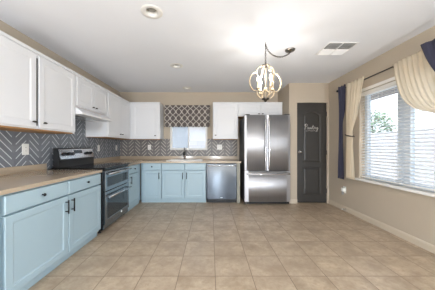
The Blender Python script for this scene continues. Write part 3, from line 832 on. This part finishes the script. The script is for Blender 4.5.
# ------------------------------------------------------------------ ceiling fittings
for (cx_, cy_), lab in zip(cans, ('recessed ceiling light with gray eyeball lamp, largest of the three and nearest the camera', 'recessed ceiling light, middle one of the row of three', 'recessed ceiling light just before the kitchen window, smallest of the row')):
    t = thing('recessed_light', lab, 'ceiling light', (cx_, cy_, H), 0, 'recessed ceiling lights')
    bm = bm_new(); lathe(bm, [(.055, .02), (.055, .0), (.064, -.007), (.098, -.005), (.103, 0), (.103, .0)], n=32); build('trim_ring', bm, 'white_trim', t)
    bm = bm_new(); lathe(bm, [(.0555, -.001), (.058, .03), (.058, .10), (0, .11)], n=28); build('baffle', bm, 'baffle', t)
    bm = bm_new(); lathe(bm, [(0, .012), (.03, .016), (.044, .03), (.046, .05), (.03, .085), (.02, .105)], n=24); build('lamp', bm, 'lamp_glass', t)
t = thing('ceiling_vent', 'white rectangular air vent in the ceiling toward the big window', 'vent', (1.645, 2.62, H))
M['vent_white'] = plain('vent_enamel', (226, 226, 226), .4, var=.02)
bm = bm_new(); hx_, hy_ = .19, .165
box(bm, -hx_, hx_, -hy_, -hy_+.022, -.008, 0, .003); box(bm, -hx_, hx_, hy_-.022, hy_, -.008, 0, .003)
box(bm, -hx_, -hx_+.022, -hy_+.022, hy_-.022, -.008, 0, .003); box(bm, hx_-.022, hx_, -hy_+.022, hy_-.022, -.008, 0, .003)
box(bm, -.008, .008, -hy_+.022, hy_-.022, -.01, -.001); build('vent_frame', bm, 'vent_white', t)
bx('duct_shade_sheet', 'duct_shade', t, -hx_+.02, hx_-.02, -hy_+.02, hy_-.02, -.0015, -.0005)  # flat dark sheet under the uncut ceiling, painted shade for the duct
bm = bm_new()
for k in range(14):
    y = -hy_+.03+(2*hy_-.06)*k/13
    a = math.radians(-50 if y > .0 else 40)
    for x0, x1 in ((-hx_+.022, -.008), (.008, hx_-.022)):
        c_, s_ = math.cos(a)*.011, math.sin(a)*.011
        vs = [bm.verts.new(p) for p in ((x0, y-c_, -.010-s_), (x1, y-c_, -.010-s_), (x1, y+c_, -.010+s_), (x0, y+c_, -.010+s_))]
        bm.faces.new(vs)
o = build('louvres', bm, 'vent_white', t); s = o.modifiers.new('sheet_thickness', 'SOLIDIFY'); s.thickness = .001

# ------------------------------------------------------------------ chandelier
HKX, HKY = .674, 2.46
t = thing('orb_chandelier', 'whitewashed wooden orb chandelier with glowing candle bulbs on a swagged chain', 'chandelier', (HKX, HKY, 1.93))
prof = [(.035, .205), (.075, .195), (.105, .165), (.118, .13), (.112, .108), (.14, .118), (.175, .095), (.202, .05), (.212, 0), (.202, -.05), (.175, -.095), (.14, -.118), (.112, -.108), (.118, -.13), (.105, -.165), (.075, -.195), (.035, -.205)]
for k in range(4):
    a = 2*PI*k/4+.16; ca, sa = math.cos(a), math.sin(a); bm = bm_new()
    L1, R1, L2, R2 = [], [], [], []
    for i, (r, z) in enumerate(prof):
        p = prof[max(i-1, 0)]; q = prof[min(i+1, len(prof)-1)]; tx, tz = q[0]-p[0], q[1]-p[1]; ll = math.hypot(tx, tz); nx, nz = -tz/ll, tx/ll
        for lst, dr, dw in ((L1, 0, -.009), (R1, 0, .009), (L2, -.010, -.009), (R2, -.010, .009)):
            rr_, zz = r+nx*dr, z+nz*dr; lst.append(bm.verts.new((rr_*ca-dw*sa, rr_*sa+dw*ca, zz)))
    for i in range(len(prof)-1):
        for A, B in ((L1, R1), (R1, R2), (R2, L2), (L2, L1)): bm.faces.new((A[i], B[i], B[i+1], A[i+1]))
    for i in (0, -1): bm.faces.new((L1[i], R1[i], R2[i], L2[i]))
    build('strap', bm, 'wash', t)
bm = bm_new(); lathe(bm, [(0, .222), (.02, .22), (.045, .212), (.048, .196), (.03, .19), (0, .19)], n=20); build('top_cap', bm, 'bronze', t)
bm = bm_new(); lathe(bm, [(0, -.19), (.03, -.19), (.048, -.198), (.045, -.212), (.018, -.222), (.012, -.24), (0, -.245)], n=20); build('bottom_cap', bm, 'bronze', t)
bm = bm_new(); tube(bm, [(0, 0, .2), (0, 0, -.2)], .007, 10); lathe(bm, [(.008, -.06), (.022, -.075), (.026, -.09), (.018, -.11), (.008, -.12)], n=16); build('stem', bm, 'wash', t)
for k in range(4):
    a = PI/2*k+.35; ca, sa = math.cos(a), math.sin(a)
    bm = bm_new(); pts = [(0.015*ca, .015*sa, -.09)]+[((.02+.085*s_)*ca, (.02+.085*s_)*sa, -.09-.05*math.sin(PI*s_)) for s_ in (.25, .5, .75, 1)]
    tube(bm, pts, .006, 8); arm = build('arm', bm, 'wash', t)
    bm = bm_new(); lathe(bm, [(0, -.092), (.024, -.088), (.026, -.082), (.012, -.08), (.0115, -.005), (0, -.004)], (.105*ca, .105*sa, 0), n=14); build('candle_sleeve', bm, 'wash', arm)
    bm = bm_new(); lathe(bm, [(.007, -.004), (.015, .012), (.017, .024), (.011, .046), (.003, .066), (0, .07)], (.105*ca, .105*sa, 0), n=14); bl = build('bulb', bm, 'bulb', arm)
    bl.visible_shadow = True
    ld = bpy.data.lights.new('bulb_light', 'POINT'); ld.energy = BULB_W; ld.color = (1, .95, .88); ld.shadow_soft_size = .012
    lo = bpy.data.objects.new('bulb_light', ld); C.objects.link(lo); lo.parent = arm; lo.location = (.105*ca, .105*sa, .088)
def chain(bm, pts):
    # interlocked links along a polyline
    P = [Vector(p) for p in pts]; Ls = [(b-a).length for a, b in zip(P, P[1:])]; tot = sum(Ls); n = int(tot/.021)
    def at(d):
        for a, b, l in zip(P, P[1:], Ls):
            if d <= l: return a.lerp(b, d/l), (b-a).normalized()
            d -= l
        return P[-1], (P[-1]-P[-2]).normalized()
    for i in range(n):
        p, tg = at((i+.5)*tot/n); up = Vector((0, 1, .1)); s_ = tg.cross(up).normalized(); u_ = s_.cross(tg)
        s_ = s_ if i % 2 else u_
        tube(bm, [p+tg*.016*math.cos(2*PI*k/10)+s_*.009*math.sin(2*PI*k/10) for k in range(10)], .0026, 5, closed=True)
CNX, CNY = 1.053-HKX, 2.654-HKY; HC = H-1.93
bm = bm_new(); chain(bm, [(0, 0, .222), (0, 0, HC-.03)]); build('drop_chain', bm, 'bronze', t)
bm = bm_new(); pts = []
for k in range(17):
    s_ = k/16; pts.append((CNX*s_, CNY*s_, HC-.03-.105*(1-abs(2*s_**.75-1)**2.2)-.01*s_))
chain(bm, pts); build('swag_chain', bm, 'bronze', t)
bm = bm_new(); tube(bm, [(0, 0, HC), (0, 0, HC-.02), (.01, 0, HC-.034), (0, 0, HC-.044), (-.01, 0, HC-.034)], .0035, 6); build('ceiling_hook', bm, 'bronze', t)
bm = bm_new(); lathe(bm, [(.065, 0), (.065, -.008), (.055, -.02), (.02, -.028), (.012, -.04), (0, -.042)], (CNX, CNY, HC), n=24); build('canopy', bm, 'nickel', t)

# ------------------------------------------------------------------ outside
S(bx('roof_eave', 'roof_paint', None, XR+.16, 3.35, -3, 6, 2.10, 2.25))
S(bx('ground', 'gravel', None, -14, 24, -10, 24, -.22, -.2))
f_ = tag(bx('garden_wall', 'fence', None, 5.6, 5.8, -6, 9.0, -.2, 1.62), 'pale block garden wall seen through the big window blinds', 'garden wall')
f_ = tag(bx('garden_wall', 'fence', None, -8, 5.6, 8.8, 9.0, -.2, 1.40), 'pale block garden wall seen through the kitchen window', 'garden wall')
S(bx('added_yard_wall', 'fence', None, -9, 9, -9.2, -9, -.2, 2.1))  # unseen wall behind the camera, added to darken the steel's reflections
t = thing('neighbor_house', 'white stucco house beyond the wall seen through the kitchen window', 'house', (-1, 13, -.2))
bx('wall', 'stucco', t, -5, 5, 0, 6, 0, 3.0)
bm = bm_new()
A = [bm.verts.new(p) for p in ((-5.5, -.6, 2.9), (5.5, -.6, 2.9), (5.5, 6.6, 2.9), (-5.5, 6.6, 2.9))]; B = [bm.verts.new(p) for p in ((-2.5, 3, 4.2), (2.5, 3, 4.2))]
bm.faces.new(A); bm.faces.new((A[0], A[1], B[1], B[0])); bm.faces.new((A[1], A[2], B[1])); bm.faces.new((A[2], A[3], B[0], B[1])); bm.faces.new((A[3], A[0], B[0]))
build('roof', bm, 'roof', t)
bx('fascia', 'white_trim', t, -5.5, 5.5, -.63, -.6, 2.72, 2.9)
def tree(name, label, cat, x, y, h, r, nleaf, lo):
    t = thing(name, label, cat, (x, y, -.2)); bm = bm_new()
    tube(bm, [(0, 0, 0), (.05, .03, h*.4), (0, .1, h*.75)], [.12*r, .09*r, .03*r], 8); build('trunk', bm, 'bark', t)
    bm = bm_new()
    for k in range(nleaf):
        a, b = random.uniform(0, 2*PI), math.acos(random.uniform(-1, 1)); q = r*random.uniform(.3, 1)**.5
        p = Vector((q*math.sin(b)*math.cos(a), q*math.sin(b)*math.sin(a), lo+(h-lo)*.5+(h-lo)*.5*math.cos(b)*q/r))
        d1_ = Vector((random.uniform(-1, 1), random.uniform(-1, 1), random.uniform(-1, 1))).normalized()*.09; d2 = d1_.orthogonal().normalized()*.045
        bm.faces.new([bm.verts.new(p+v) for v in (-d1_, d2, d1_, -d2)])
    build('foliage', bm, 'leaf', t)
tree('garden_tree', 'leafy green tree beyond the garden wall seen through the big window', 'tree', 7.6, 9.3, 3.1, .75, 1100, 1.0)
tree('garden_shrub', 'low green shrub outside the big window against the wall', 'shrub', 4.6, 3.5, 1.1, .45, 500, .2)
